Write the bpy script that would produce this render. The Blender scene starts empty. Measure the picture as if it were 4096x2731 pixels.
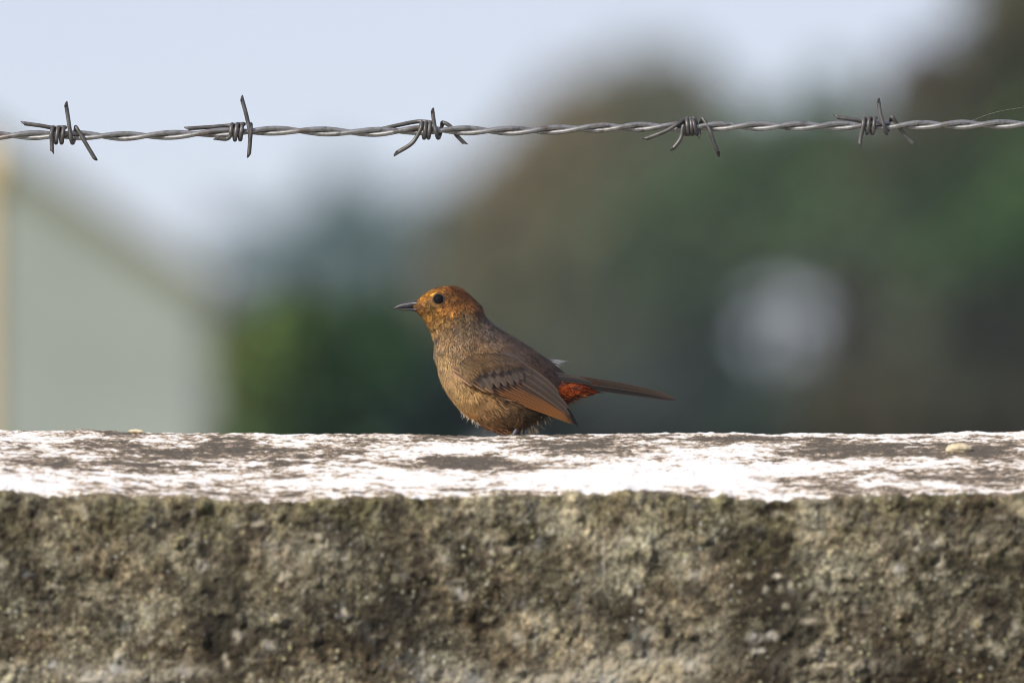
import bpy, math, random
import numpy as np
from mathutils import Vector, Matrix
from mathutils.bvhtree import BVHTree

random.seed(7)
RNG = np.random.default_rng(11)
SC = bpy.context.scene
COL = SC.collection
R = math.radians

# ------------------------------------------------------------------ camera
CAM = Vector((0.0, -6.0, 1.5))
PITCH = R(1.5)
LENS, SENSOR = 360.0, 36.0
cd = bpy.data.cameras.new('camera')
cam = bpy.data.objects.new('camera', cd)
COL.objects.link(cam)
cam.location = CAM
cam.rotation_euler = (R(90) + PITCH, 0, 0)
cd.lens, cd.sensor_width = LENS, SENSOR
cd.clip_start, cd.clip_end = 0.1, 6000
cd.dof.use_dof = True
cd.dof.focus_distance = 6.06
cd.dof.aperture_fstop = 6.0
SC.camera = cam

# ------------------------------------------------------------------ sky and sun
SUN = Vector((-0.62, -0.56, 0.55)).normalized()          # towards the sun
world = bpy.data.worlds.new('World')
SC.world = world
world.use_nodes = True
wn = world.node_tree
wn.nodes.clear()
wo = wn.nodes.new('ShaderNodeOutputWorld')
wb = wn.nodes.new('ShaderNodeBackground')
sk = wn.nodes.new('ShaderNodeTexSky')
sk.sky_type = 'NISHITA'
sk.sun_disc = False
sk.sun_elevation = math.asin(SUN.z)
sk.sun_rotation = math.atan2(SUN.x, SUN.y)
sk.air_density, sk.dust_density, sk.ozone_density = 0.65, 0.4, 0.0
wb.inputs['Strength'].default_value = 0.095
wm = wn.nodes.new('ShaderNodeMix')                          # thin milky high cloud, the same all over the sky
wm.data_type = 'RGBA'
wm.inputs[0].default_value = 0.5
wm.inputs[7].default_value = (7.3, 7.0, 8.7, 1)
wn.links.new(sk.outputs[0], wm.inputs[6])
wn.links.new(wm.outputs[2], wb.inputs[0])
wn.links.new(wb.outputs[0], wo.inputs[0])
sd = bpy.data.lights.new('sun', 'SUN')
sd.energy, sd.angle, sd.color = 4.2, R(0.6), (1.0, 0.93, 0.82)
sun = bpy.data.objects.new('sun', sd)
COL.objects.link(sun)
sun.location = (-3, -6, 9)
sun.rotation_euler = SUN.to_track_quat('Z', 'Y').to_euler()

vs = SC.view_settings
vs.view_transform, vs.look, vs.exposure, vs.gamma = 'Standard', 'None', 0.25, 1.0
vs.use_curve_mapping = False
SC.render.engine = 'CYCLES'
SC.cycles.use_denoising = True
SC.cycles.denoiser = 'OPENIMAGEDENOISE'
SC.cycles.filter_width = 1.0
SC.cycles.max_bounces = 6
SC.cycles.volume_bounces = 1
SC.cycles.transparent_max_bounces = 8

# ------------------------------------------------------------------ pixel -> place (photograph is 4096 x 2731)
CP, SP = math.cos(PITCH), math.sin(PITCH)
def ray(px, py):
    a = (np.asarray(px, float) - 2048.0) / 4096.0 * (SENSOR / LENS)
    b = -(np.asarray(py, float) - 1365.5) / 4096.0 * (SENSOR / LENS)
    return a, CP - b * SP, SP + b * CP
def at(px, py, Y):
    """the point on the pixel's line of sight where world y == Y"""
    dx, dy, dz = ray(px, py)
    t = (np.asarray(Y, float) - CAM.y) / dy
    return np.stack(np.broadcast_arrays(CAM.x + t * dx, CAM.y + t * dy, CAM.z + t * dz), -1)
def to_px(P):
    d = np.asarray(P, float) - np.array(CAM)
    f = d[..., 1] * CP + d[..., 2] * SP
    u = -d[..., 1] * SP + d[..., 2] * CP
    k = 4096.0 / (SENSOR / LENS)
    return 2048 + d[..., 0] / f * k, 1365.5 - u / f * k
S = (SENSOR / LENS) / 4096.0            # metres per pixel at one metre

# ------------------------------------------------------------------ small helpers
def srgb(*c):
    c = np.asarray(c, float) / 255.0
    return np.where(c <= 0.04045, c / 12.92, ((c + 0.055) / 1.055) ** 2.4)

def props(o, label=None, cat=None, group=None, kind=None):
    for k, v in (('label', label), ('category', cat), ('group', group), ('kind', kind)):
        if v: o[k] = v
    return o

def empty(name, loc=(0, 0, 0)):
    o = bpy.data.objects.new(name, None)
    o.empty_display_size = 0.02
    o.location = loc
    COL.objects.link(o)
    return o

def mesh_obj(name, V, F, mat=None, parent=None, smooth=True, color=None, attrs=None, uv=None):
    """V (n,3) world positions, F list/array of faces"""
    V = np.asarray(V, np.float32)
    me = bpy.data.meshes.new(name)
    if isinstance(F, np.ndarray):
        n, k = F.shape
        me.vertices.add(len(V)); me.vertices.foreach_set('co', V.ravel())
        me.loops.add(n * k); me.loops.foreach_set('vertex_index', F.astype(np.int32).ravel())
        me.polygons.add(n)
        me.polygons.foreach_set('loop_start', np.arange(0, n * k, k, dtype=np.int32))
        me.update(calc_edges=True)
    else:
        me.from_pydata([tuple(v) for v in V], [], F)
        me.update()
    me.polygons.foreach_set('use_smooth', np.full(len(me.polygons), bool(smooth)))
    if color is not None:
        a = me.attributes.new('Col', 'FLOAT_COLOR', 'POINT')
        c = np.ones((len(V), 4), np.float32); c[:, :3] = color
        a.data.foreach_set('color', c.ravel())
    for k, v in (attrs or {}).items():
        a = me.attributes.new(k, 'FLOAT', 'POINT')
        a.data.foreach_set('value', np.asarray(v, np.float32).ravel())
    if uv is not None:
        a = me.attributes.new('fuv', 'FLOAT_VECTOR', 'POINT')
        u3 = np.zeros((len(V), 3), np.float32); u3[:, :uv.shape[1]] = uv
        a.data.foreach_set('vector', u3.ravel())
    if mat: me.materials.append(mat)
    o = bpy.data.objects.new(name, me)
    COL.objects.link(o)
    if parent is not None:
        o.parent = parent
        o.matrix_parent_inverse = Matrix.Translation(-Vector(parent_world(parent)))
    return o

def parent_world(p):
    # all part meshes are written in world coordinates; only a root Empty is moved
    return Vector(p.location) if p.parent is None else Vector((0, 0, 0))

def child_empty(name, parent):
    o = empty(name, (0, 0, 0))
    o.parent = parent
    o.matrix_parent_inverse = Matrix.Translation(-Vector(parent_world(parent)))
    return o

def grid_faces(nu, nv, wrap=False):
    i = np.arange(nu - 1)[:, None]
    j = np.arange(nv if wrap else nv - 1)[None, :]
    a = i * nv + j; b = i * nv + (j + 1) % nv
    return np.stack([a, b, b + nv, a + nv], -1).reshape(-1, 4)

def catmull(P, n):
    P = np.asarray(P, float)
    Q = np.vstack([2 * P[0] - P[1], P, 2 * P[-1] - P[-2]])
    t = np.linspace(0, len(P) - 1, n)
    k = np.minimum(t.astype(int), len(P) - 2)
    f = (t - k)[:, None]
    a, b, c, d = Q[k], Q[k + 1], Q[k + 2], Q[k + 3]
    return 0.5 * (2 * b + (c - a) * f + (2 * a - 5 * b + 4 * c - d) * f ** 2 + (3 * b - a - 3 * c + d) * f ** 3)

def tube_data(P, rad, seg=10, cut=(0, 0)):
    """swept circle; cut shears the two end rings into slanted tips"""
    P = np.asarray(P, float); n = len(P)
    rad = np.broadcast_to(np.asarray(rad, float), (n,))
    T = np.gradient(P, axis=0); T /= np.linalg.norm(T, axis=1)[:, None] + 1e-12
    up = np.array([0.13, 0.37, 0.92])
    U = np.zeros_like(P)
    u = up - T[0] * up.dot(T[0]); u /= np.linalg.norm(u)
    for i in range(n):
        u = u - T[i] * u.dot(T[i]); u /= np.linalg.norm(u); U[i] = u
    W = np.cross(T, U)
    a = np.linspace(0, 2 * math.pi, seg, endpoint=False)
    V = P[:, None] + rad[:, None, None] * (np.cos(a)[None, :, None] * U[:, None] + np.sin(a)[None, :, None] * W[:, None])
    if cut[0]: V[0] -= T[0] * (np.cos(a)[:, None] * rad[0] * cut[0])
    if cut[1]: V[-1] += T[-1] * (np.cos(a)[:, None] * rad[-1] * cut[1])
    V = V.reshape(-1, 3)
    F = [tuple(f) for f in grid_faces(n, seg, True)]
    F.append(tuple(range(seg - 1, -1, -1)))
    F.append(tuple(range((n - 1) * seg, n * seg)))
    return V, F

def join(parts):
    V, F, o = [], [], 0
    for v, f in parts:
        V.append(np.asarray(v, float)); F += [tuple(i + o for i in q) for q in f]; o += len(v)
    return np.vstack(V), F

def box_data(x0, x1, y0, y1, z0, z1):
    V = np.array([(x, y, z) for x in (x0, x1) for y in (y0, y1) for z in (z0, z1)], float)
    return V, [(0, 1, 3, 2), (4, 6, 7, 5), (0, 4, 5, 1), (2, 3, 7, 6), (0, 2, 6, 4), (1, 5, 7, 3)]

# value noise in numpy
_T = RNG.random((4096,))
def vnoise(x, y, seed=0):
    xi = np.floor(x).astype(np.int64); yi = np.floor(y).astype(np.int64)
    fx, fy = x - xi, y - yi
    fx = fx * fx * (3 - 2 * fx); fy = fy * fy * (3 - 2 * fy)
    def h(i, j):
        k = (i * 374761393 + j * 668265263 + seed * 974711) & 0xffffffff
        k = ((k ^ (k >> 13)) * 1274126177) & 0xffffffff
        return _T[(k ^ (k >> 16)) & 4095]
    a, b, c, d = h(xi, yi), h(xi + 1, yi), h(xi, yi + 1), h(xi + 1, yi + 1)
    return (a * (1 - fx) + b * fx) * (1 - fy) + (c * (1 - fx) + d * fx) * fy
def fbm(x, y, f, octv=4, seed=0, g=0.5):
    s, a, t = 0, 1, 0
    for k in range(octv):
        s = s + a * vnoise(x * f + 17.3 * k, y * f - 9.1 * k, seed + k); t += a
        a *= g; f *= 2.03
    return s / t            # 0..1

class NT:
    """thin wrapper for material nodes"""
    def __init__(self, name):
        self.m = bpy.data.materials.new(name); self.m.use_nodes = True
        self.t = self.m.node_tree; self.t.nodes.clear()
        self.out = self.t.nodes.new('ShaderNodeOutputMaterial')
    def n(self, typ, **kw):
        nd = self.t.nodes.new(typ)
        for k, v in kw.items(): setattr(nd, k, v)
        return nd
    def put(self, sock, v):
        if hasattr(v, 'is_output'): self.t.links.new(v, sock)
        elif v is not None:
            if isinstance(v, (tuple, list, np.ndarray)) and sock.type == 'RGBA' and len(v) == 3: v = (*[float(q) for q in v], 1.0)
            sock.default_value = v
    def coord(self): return self.n('ShaderNodeTexCoord').outputs['Object']
    def attr(self, name, out='Fac'):
        return self.n('ShaderNodeAttribute', attribute_name=name).outputs[out]
    def mapping(self, vec, scale=(1, 1, 1), loc=(0, 0, 0)):
        m = self.n('ShaderNodeMapping'); self.put(m.inputs[0], vec)
        m.inputs['Scale'].default_value = scale; m.inputs['Location'].default_value = loc
        return m.outputs[0]
    def noise(self, vec, scale, detail=4, rough=0.55, dist=0.0):
        d = self.n('ShaderNodeTexNoise'); self.put(d.inputs['Vector'], vec)
        d.inputs['Scale'].default_value = scale; d.inputs['Detail'].default_value = detail
        d.inputs['Roughness'].default_value = rough; d.inputs['Distortion'].default_value = dist
        return d.outputs['Fac']
    def voronoi(self, vec, scale, rand=1.0, out='Distance'):
        d = self.n('ShaderNodeTexVoronoi'); self.put(d.inputs['Vector'], vec)
        d.inputs['Scale'].default_value = scale; d.inputs['Randomness'].default_value = rand
        return d.outputs[out]
    def ramp(self, fac, stops, interp='LINEAR'):
        d = self.n('ShaderNodeValToRGB'); self.put(d.inputs[0], fac)
        cr = d.color_ramp; cr.interpolation = interp
        while len(cr.elements) < len(stops): cr.elements.new(0.5)
        for e, (p, c) in zip(cr.elements, stops):
            e.position = p
            e.color = (c, c, c, 1) if np.isscalar(c) else (*[float(q) for q in c], 1)
        return d.outputs[0]
    def mix(self, fac, a, b, mode='MIX'):
        d = self.n('ShaderNodeMix', data_type='RGBA', blend_type=mode)
        self.put(d.inputs[0], fac); self.put(d.inputs[6], a); self.put(d.inputs[7], b)
        return d.outputs[2]
    def math(self, op, a, b=0.0, clamp=False):
        d = self.n('ShaderNodeMath', operation=op, use_clamp=clamp)
        self.put(d.inputs[0], a); self.put(d.inputs[1], b)
        return d.outputs[0]
    def bump(self, h, strength=0.5, dist=0.001):
        d = self.n('ShaderNodeBump'); self.put(d.inputs['Height'], h)
        d.inputs['Strength'].default_value = strength; d.inputs['Distance'].default_value = dist
        return d.outputs[0]
    def principled(self, color, rough=0.8, normal=None, **kw):
        p = self.n('ShaderNodeBsdfPrincipled')
        self.put(p.inputs['Base Color'], color); self.put(p.inputs['Roughness'], rough)
        for k, v in kw.items(): self.put(p.inputs[k.replace('_', ' ')], v)
        if normal is not None: self.put(p.inputs['Normal'], normal)
        self.t.links.new(p.outputs[0], self.out.inputs['Surface'])
        return self.m

# ------------------------------------------------------------------ materials
def mat_ground():
    t = NT('dry_grass_ground'); c = t.coord()
    a = t.noise(c, 0.6, 6); b = t.noise(c, 9, 4)
    col = t.ramp(a, [(0.3, (0.10, 0.085, 0.05)), (0.55, (0.07, 0.085, 0.03)), (0.75, (0.14, 0.12, 0.07))])
    col = t.mix(t.math('MULTIPLY', b, 0.5), col, (0.05, 0.06, 0.02))
    return t.principled(col, 0.95, t.bump(b, 0.6, 0.05))

def mat_wall():
    t = NT('weathered_painted_concrete'); c = t.coord()
    front, hgt, dirt, pale, dark = (t.attr(k) for k in ('front', 'hgt', 'dirt', 'pale', 'dark'))
    # --- vertical face: lichen-covered grey-brown render
    n1 = t.noise(c, 55, 5, 0.6); n2 = t.noise(c, 190, 4, 0.65); n3 = t.noise(c, 420, 2, 0.5)
    base = t.ramp(n1, [(0.28, (0.050, 0.038, 0.024)), (0.45, (0.120, 0.096, 0.066)), (0.58, (0.185, 0.155, 0.112)), (0.74, (0.28, 0.245, 0.18))])
    grain = t.ramp(n2, [(0.34, (0.42, 0.39, 0.34)), (0.50, (0.95, 0.95, 0.95)), (0.64, (1.7, 1.67, 1.58))])
    base = t.mix(1.0, base, grain, 'MULTIPLY')
    hs = t.ramp(hgt, [(0.15, (0.45, 0.42, 0.36)), (0.5, (0.95, 0.95, 0.93)), (0.85, (1.55, 1.52, 1.4))])
    base = t.mix(0.6, base, hs, 'MULTIPLY')
    base = t.mix(1.0, base, t.ramp(t.noise(t.mapping(c, loc=(4.2, 8.8, 0.3)), 15, 5, 0.6), [(0.38, (0.30, 0.275, 0.23)), (0.5, (0.78, 0.78, 0.75)), (0.58, (1.6, 1.62, 1.58))]), 'MULTIPLY')
    base = t.mix(t.ramp(t.noise(t.mapping(c, loc=(7.7, 1.8, 2.3)), 24, 4), [(0.40, 0.0), (0.60, 0.8)]), base, t.mix(1.0, base, (0.90, 1.02, 1.12), 'MULTIPLY'))
    gr = t.ramp(t.voronoi(t.mapping(c, loc=(0.3, 0.1, 0.2)), 330), [(0.0, (1.5, 1.48, 1.4)), (0.32, (0.95, 0.95, 0.95)), (0.62, (0.42, 0.40, 0.36))])
    base = t.mix(0.5, base, gr, 'MULTIPLY')
    v1 = t.voronoi(c, 230); spots = t.ramp(v1, [(0.16, 0.75), (0.40, 0.0)])
    rnd = t.voronoi(c, 230, out='Color')
    rr = t.n('ShaderNodeSeparateColor'); t.put(rr.inputs[0], rnd)
    keep = t.math('GREATER_THAN', rr.outputs[0], 0.55)
    yel = t.ramp(rr.outputs[1], [(0.0, (0.42, 0.40, 0.17)), (0.45, (0.40, 0.38, 0.26)), (1.0, (0.42, 0.43, 0.40))])
    yzone = t.ramp(t.noise(c, 34, 3), [(0.42, 0.0), (0.56, 0.85)])
    base = t.mix(t.math('MULTIPLY', t.math('MULTIPLY', spots, keep), yzone), base, yel)
    gl = t.ramp(t.noise(t.mapping(c, loc=(3.1, 0.4, 7.7)), 70, 5, 0.7), [(0.56, 0.0), (0.66, 0.6)])
    base = t.mix(gl, base, (0.27, 0.255, 0.175))
    bl = t.ramp(t.noise(t.mapping(c, loc=(9.1, 2.4, 1.7)), 38, 5, 0.7), [(0.58, 0.0), (0.68, 0.45)])
    base = t.mix(bl, base, (0.17, 0.175, 0.175))
    blk = t.ramp(t.noise(t.mapping(c, loc=(1.1, 5.4, 4.7)), 46, 5, 0.65), [(0.54, 0.0), (0.66, 0.75)])
    base = t.mix(blk, base, (0.032, 0.027, 0.02))
    base = t.mix(t.math('MULTIPLY', dark, t.ramp(n1, [(0.3, 1.0), (0.7, 0.7)])), base, (0.016, 0.013, 0.009))
    pz = t.math('MULTIPLY', pale, t.ramp(n2, [(0.3, 0.25), (0.55, 1.0)]))
    base = t.mix(pz, base, t.ramp(n1, [(0.3, (0.33, 0.28, 0.18)), (0.55, (0.42, 0.38, 0.30)), (0.7, (0.44, 0.44, 0.43))]))
    # --- sloping top: flaking whitewash
    cs = t.mapping(c, (0.5, 1.0, 1.0)); m1 = t.noise(cs, 34, 7, 0.62, 0.4); m2 = t.noise(cs, 150, 7, 0.70, 0.2); m3 = t.noise(cs, 620, 4, 0.7)
    def dev(v, k): return t.math('MULTIPLY', t.math('SUBTRACT', v, 0.5), k)
    f = t.math('ADD', t.math('ADD', dev(m1, 0.62), dev(m2, 0.80)), t.math('ADD', dev(dirt, 0.31), dev(m3, 0.45)))
    f = t.math('ADD', f, 0.494)
    top = t.ramp(f, [(0.45, (0.76, 0.76, 0.755)), (0.483, (0.66, 0.60, 0.52)), (0.512, (0.45, 0.36, 0.265)), (0.535, (0.22, 0.175, 0.13)), (0.61, (0.085, 0.074, 0.060))])
    speck = t.ramp(t.noise(c, 700, 2), [(0.60, 0.0), (0.68, 0.55)])
    top = t.mix(speck, top, (0.30, 0.23, 0.15))
    lf = t.math('MULTIPLY', t.attr('lip'), t.ramp(t.noise(t.mapping(c, loc=(2.2, 6.1, 9.4)), 60, 5, 0.65), [(0.46, 0.0), (0.60, 0.55)]))
    base = t.mix(lf, base, t.mix(t.ramp(n2, [(0.38, 0.0), (0.62, 1.0)]), (0.05, 0.044, 0.018), (0.32, 0.29, 0.15)))
    fm = t.ramp(t.math('ADD', front, t.math('MULTIPLY', t.math('SUBTRACT', n2, 0.5), 0.9)), [(0.42, 0.0), (0.58, 1.0)])
    col = t.mix(fm, top, base)
    # yellow-green lichen film, thickest under the lip
    h = t.math('ADD', t.math('MULTIPLY', n2, 1.0), t.math('MULTIPLY', n3, 0.6))
    return t.principled(col, 0.92, t.bump(h, 0.35, 0.0012), Specular_IOR_Level=0.2)

def mat_steel():
    t = NT('galvanised_wire'); c = t.coord()
    n = t.noise(c, 160, 4); n2 = t.noise(c, 900, 2)
    col = t.ramp(n, [(0.3, (0.13, 0.125, 0.115)), (0.50, (0.34, 0.34, 0.335)), (0.75, (0.20, 0.18, 0.15))])
    col = t.mix(t.ramp(t.noise(c, 60, 3), [(0.62, 0.0), (0.72, 0.6)]), col, (0.16, 0.085, 0.045))
    return t.principled(col, 0.42, t.bump(n2, 0.15, 0.0002), Metallic=0.75)

def mat_plumage(rough=0.65):
    t = NT('body_plumage')
    col = t.attr('Col', 'Color')
    n = t.noise(t.coord(), 900, 3)
    col = t.mix(1.0, col, t.ramp(n, [(0.3, 0.72), (0.7, 1.28)]), 'MULTIPLY')
    return t.principled(col, rough, Specular_IOR_Level=0.2)

def mat_feather():
    t = NT('flight_feather')
    col = t.attr('Col', 'Color')
    uv = t.attr('fuv', 'Vector')
    sx = t.n('ShaderNodeSeparateXYZ'); t.put(sx.inputs[0], uv)
    across, along = sx.outputs[0], sx.outputs[1]
    k = t.math('SUBTRACT', along, t.math('MULTIPLY', t.math('ABSOLUTE', across), 0.0022))
    cb = t.n('ShaderNodeCombineXYZ'); t.put(cb.inputs[0], k); t.put(cb.inputs[1], t.math('MULTIPLY', across, 0.00025))
    barb = t.noise(cb.outputs[0], 2600, 3, 0.6)
    col = t.mix(1.0, col, t.ramp(barb, [(0.3, 0.68), (0.7, 1.34)]), 'MULTIPLY')
    shaft = t.ramp(t.math('ABSOLUTE', across), [(0.04, 0.75), (0.09, 0.0)])
    col = t.mix(shaft, col, (0.035, 0.024, 0.016))
    return t.principled(col, 0.48, t.bump(barb, 0.25, 0.0003), Specular_IOR_Level=0.45, Sheen_Weight=0.05)

def mat_simple(name, color, rough, var=0.25, scale=60, bump=0.0, **kw):
    t = NT(name); c = t.coord()
    n = t.noise(c, scale, 5)
    col = t.mix(1.0, tuple(color), t.ramp(n, [(0.3, 1 - var), (0.7, 1 + var)]), 'MULTIPLY')
    return t.principled(col, rough, t.bump(n, bump, 0.3 / scale) if bump else None, **kw)

def mat_leaf():
    t = NT('foliage')
    col = t.attr('Col', 'Color')
    d = t.n('ShaderNodeBsdfDiffuse'); t.put(d.inputs[0], col)
    tr = t.n('ShaderNodeBsdfTranslucent'); t.put(tr.inputs[0], t.mix(1.0, col, (0.9, 1.0, 0.5), 'MULTIPLY'))
    mx = t.n('ShaderNodeMixShader'); mx.inputs[0].default_value = 0.35
    t.t.links.new(d.outputs[0], mx.inputs[1]); t.t.links.new(tr.outputs[0], mx.inputs[2])
    t.t.links.new(mx.outputs[0], t.out.inputs['Surface'])
    return t.m

M_GROUND, M_WALL, M_STEEL = mat_ground(), mat_wall(), mat_steel()
M_BARB = mat_simple('dull_barb_steel', (0.105, 0.10, 0.095), 0.5, 0.5, 150, 0.1, Metallic=0.5)
M_PLUME, M_FEATHER, M_LEAF = mat_plumage(), mat_feather(), mat_leaf()
M_BARK = mat_simple('bark', (0.10, 0.075, 0.05), 0.95, 0.4, 14, 0.6)
M_PLASTER = mat_simple('pale_plaster', (0.285, 0.32, 0.285), 0.9, 0.12, 3, 0.1)
M_ROOF = mat_simple('mossy_roof', (0.14, 0.145, 0.085), 0.95, 0.35, 6, 0.4)
M_CREAM = mat_simple('cream_paint', (0.62, 0.49, 0.24), 0.7, 0.08, 5, 0.05)
M_DOOR = mat_simple('grey_door_paint', (0.12, 0.15, 0.16), 0.6, 0.15, 8)
M_BILL = mat_simple('bill_horn', (0.026, 0.025, 0.029), 0.42, 0.45, 420, 0.15)
M_EYE = mat_simple('eye_gloss', (0.006, 0.004, 0.0035), 0.10, 0.1, 100, Specular_IOR_Level=0.16)
M_LID = mat_simple('eyelid_skin', (0.035, 0.028, 0.022), 0.6, 0.4, 1500)
M_LEG = mat_simple('leg_scales', (0.045, 0.045, 0.055), 0.42, 0.5, 700, 0.4)
M_PEBBLE = mat_simple('yellow_grit', (0.55, 0.47, 0.32), 0.9, 0.3, 300, 0.5)
M_SILK = mat_simple('silk', (0.75, 0.80, 0.78), 0.4, 0.1, 50)

# ------------------------------------------------------------------ ground
gx = np.array([-900, -200, -40, 0, 40, 200, 900.0])
gy = np.array([-60, -8, 0, 20, 60, 200, 1500.0])
GX, GY = np.meshgrid(gx, gy, indexing='ij')
V = np.stack([GX, GY, np.zeros_like(GX)], -1).reshape(-1, 3)
g = mesh_obj('ground', V, grid_faces(7, 7)[:, ::-1].copy(), M_GROUND)
props(g, kind='structure', label='dry grassy ground behind the wall')

# ------------------------------------------------------------------ concrete wall with sloping whitewashed top
Y_EDGE, Y_BACK = -0.14, 0.125
def interp_z(pts, Y, x):
    P = np.array(pts, float)
    W = at(P[:, 0], P[:, 1], Y)
    return np.interp(x, W[:, 0], W[:, 2])
CREST = [(-900, 1705), (0, 1712), (330, 1716), (700, 1728), (1150, 1734), (1500, 1738), (2000, 1742), (2300, 1738), (2700, 1732), (3200, 1728), (3750, 1727), (3775, 1722), (4096, 1722), (5000, 1720)]
EDGE = [(-900, 1955), (0, 1962), (300, 1978), (700, 1996), (1000, 2004), (1200, 2000), (1500, 1985), (1900, 1985), (2100, 1970), (2400, 1965), (2700, 1972), (2950, 1985), (3150, 1995), (3400, 1983), (3700, 1978), (4096, 1972), (5000, 1965)]
def crest_z(x): return interp_z(CREST, 0.0, x)
def edge_z(x): return interp_z(EDGE, Y_EDGE, x)
BACK_SLOPE = 0.135
def top_z(x, y):
    zc, ze = crest_z(x), edge_z(x)
    f = np.clip(-y / -Y_EDGE, 0, 1)
    front = zc + (ze - zc) * (f ** 1.06)
    return np.where(y <= 0, front, zc - BACK_SLOPE * y - 0.0)

xs_f = np.arange(-0.36, 0.3601, 0.0008)
xs_c = 0.36 * (4.0 / 0.36) ** (np.linspace(0, 1, 26)[1:])
XS = np.concatenate([-xs_c[::-1], xs_f, xs_c])
rows = []                                   # (y, dz, angle 0 = top .. 1 = front, arc length)
for z in (0.0, 0.4, 0.9, 1.4): rows.append(('back', Y_BACK, z))
for y in np.linspace(Y_BACK, 0.004, 26): rows.append(('top', y, 0))
for y in np.linspace(0.002, Y_EDGE + 0.005, 104): rows.append(('top', y, 0))
for k in range(1, 7): rows.append(('arc', k / 7 * math.pi / 2, 0))
for d in np.arange(0.005, 0.150, 0.0009): rows.append(('front', d, 0))
for d in (0.16, 0.19, 0.25, 0.4, 0.7, 1.1, 1.7): rows.append(('front', d, 0))
nx, nr = len(XS), len(rows)
PX = np.zeros((nr, nx, 3)); AN = np.zeros(nr); AL = np.zeros(nr)
zc_, ze_ = crest_z(XS), edge_z(XS)
s_acc = 0
for i, (k, a, b) in enumerate(rows):
    PX[i, :, 0] = XS
    if k == 'back':
        PX[i, :, 1] = a; PX[i, :, 2] = b; AN[i] = -1; AL[i] = 0.3 - b
    elif k == 'top':
        PX[i, :, 1] = a; PX[i, :, 2] = top_z(XS, a); AN[i] = 0; AL[i] = a
    elif k == 'arc':
        z0 = top_z(XS, Y_EDGE + 0.005)
        PX[i, :, 1] = Y_EDGE + 0.005 - 0.005 * math.sin(a); PX[i, :, 2] = z0 - 0.006 * (1 - math.cos(a)); AN[i] = a / (math.pi / 2); AL[i] = Y_EDGE + 0.005 - 0.008 * a / 1.57
    else:
        z0 = top_z(XS, Y_EDGE + 0.005) - 0.001
        zz = z0 - a
        if a > 1.0: zz = np.full_like(XS, 0.0 if a > 1.5 else 0.5)
        PX[i, :, 1] = Y_EDGE; PX[i, :, 2] = np.maximum(zz, -0.0); AN[i] = 1; AL[i] = Y_EDGE - 0.003 - a
XX = np.broadcast_to(XS, (nr, nx)); AA = np.broadcast_to(AL[:, None], (nr, nx)); FR = np.broadcast_to(AN[:, None], (nr, nx))
def billow(f, seed): return np.abs(2 * fbm(XX, AA, f, 3, seed) - 1)
rough_front = (fbm(XX, AA, 14, 3, 3) - 0.5) * 0.009 + (fbm(XX, AA, 45, 3, 5) - 0.5) * 0.0016 + (fbm(XX, AA, 130, 3, 8) - 0.5) * 0.0016 + (fbm(XX, AA, 380, 2, 9) - 0.5) * 0.0022 + np.clip(fbm(XX, AA, 90, 2, 25) - 0.62, 0, 1) * 0.012
rough_top = (fbm(XX, AA, 9, 2, 13) - 0.5) * 0.0030 + (fbm(XX, AA, 60, 3, 14) - 0.5) * 0.0018 + (fbm(XX, AA, 300, 3, 15) - 0.5) * 0.0014
lip = np.exp(-((AA - (Y_EDGE - 0.002)) / 0.012) ** 2) * (fbm(XX, AA * 0.3, 60, 4, 31) - 0.5) * 0.014
fr = np.clip(FR, 0, 1)
disp = rough_top * (1 - fr) + (rough_front + lip) * fr + lip * (1 - fr) * 0.7
calm = np.where(np.abs(XX) > 0.38, 0.2, 1.0)
disp = disp * np.where(FR < 0, 0, calm)
ang = fr * math.pi / 2
PX[..., 1] -= np.sin(ang) * disp
PX[..., 2] += np.cos(ang) * disp
PX[0, :, 2] = 0; PX[-1, :, 2] = 0
# large-scale colour masks: where paint, dirt, pale render and black crust sit
wpx, wpy = to_px(PX)
def blob(l):
    o = 0
    for x, y, rx, ry, a in l:
        o = o + a * np.exp(-(((wpx - x) / rx) ** 2 + ((wpy - y) / ry) ** 2))
    return o
dirt = 0.50 + blob([(900, 1790, 420, 34, .42), (420, 1770, 420, 26, .22), (1450, 1860, 260, 20, .22), (1900, 1845, 170, 26, .50), (2330, 1790, 380, 30, .42), (2120, 1870, 240, 14, .32),
    (300, 1850, 520, 26, .22), (650, 1880, 260, 16, .22), (3480, 1795, 190, 34, .52), (3050, 1755, 330, 14, .30), (3950, 1800, 230, 40, .38), (3800, 1880, 320, 22, .22), (3300, 1850, 300, 14, .16), (3650, 1950, 400, 16, .22), (1000, 1985, 120, 12, .3), (2100, 1960, 200, 10, .2),
    (2750, 1890, 420, 55, -.40), (1650, 1905, 220, 28, -.30), (200, 1915, 420, 26, -.20), (900, 1940, 500, 24, -.12), (1850, 1795, 230, 22, -.22), (2500, 1915, 300, 30, -.26), (2950, 1800, 220, 24, -.16), (1300, 1925, 260, 26, -.16), (1150, 1775, 60, 14, -.2), (3300, 1735, 500, 8, -.25)])
pale = np.clip(blob([(430, 2690, 190, 42, .9), (760, 2680, 130, 30, .5), (1800, 2710, 110, 40, .9), (2500, 2680, 190, 60, 1.0), (2250, 2715, 200, 34, .8), (2780, 2640, 130, 60, .5), (2650, 2690, 130, 70, .8), (3350, 2650, 200, 40, .35), (1250, 2200, 120, 60, .35), (2150, 2060, 160, 26, .40), (3950, 2150, 200, 60, .25), (3650, 2120, 120, 60, .25), (1950, 2180, 90, 40, .3)]), 0, 1) * fr
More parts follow.
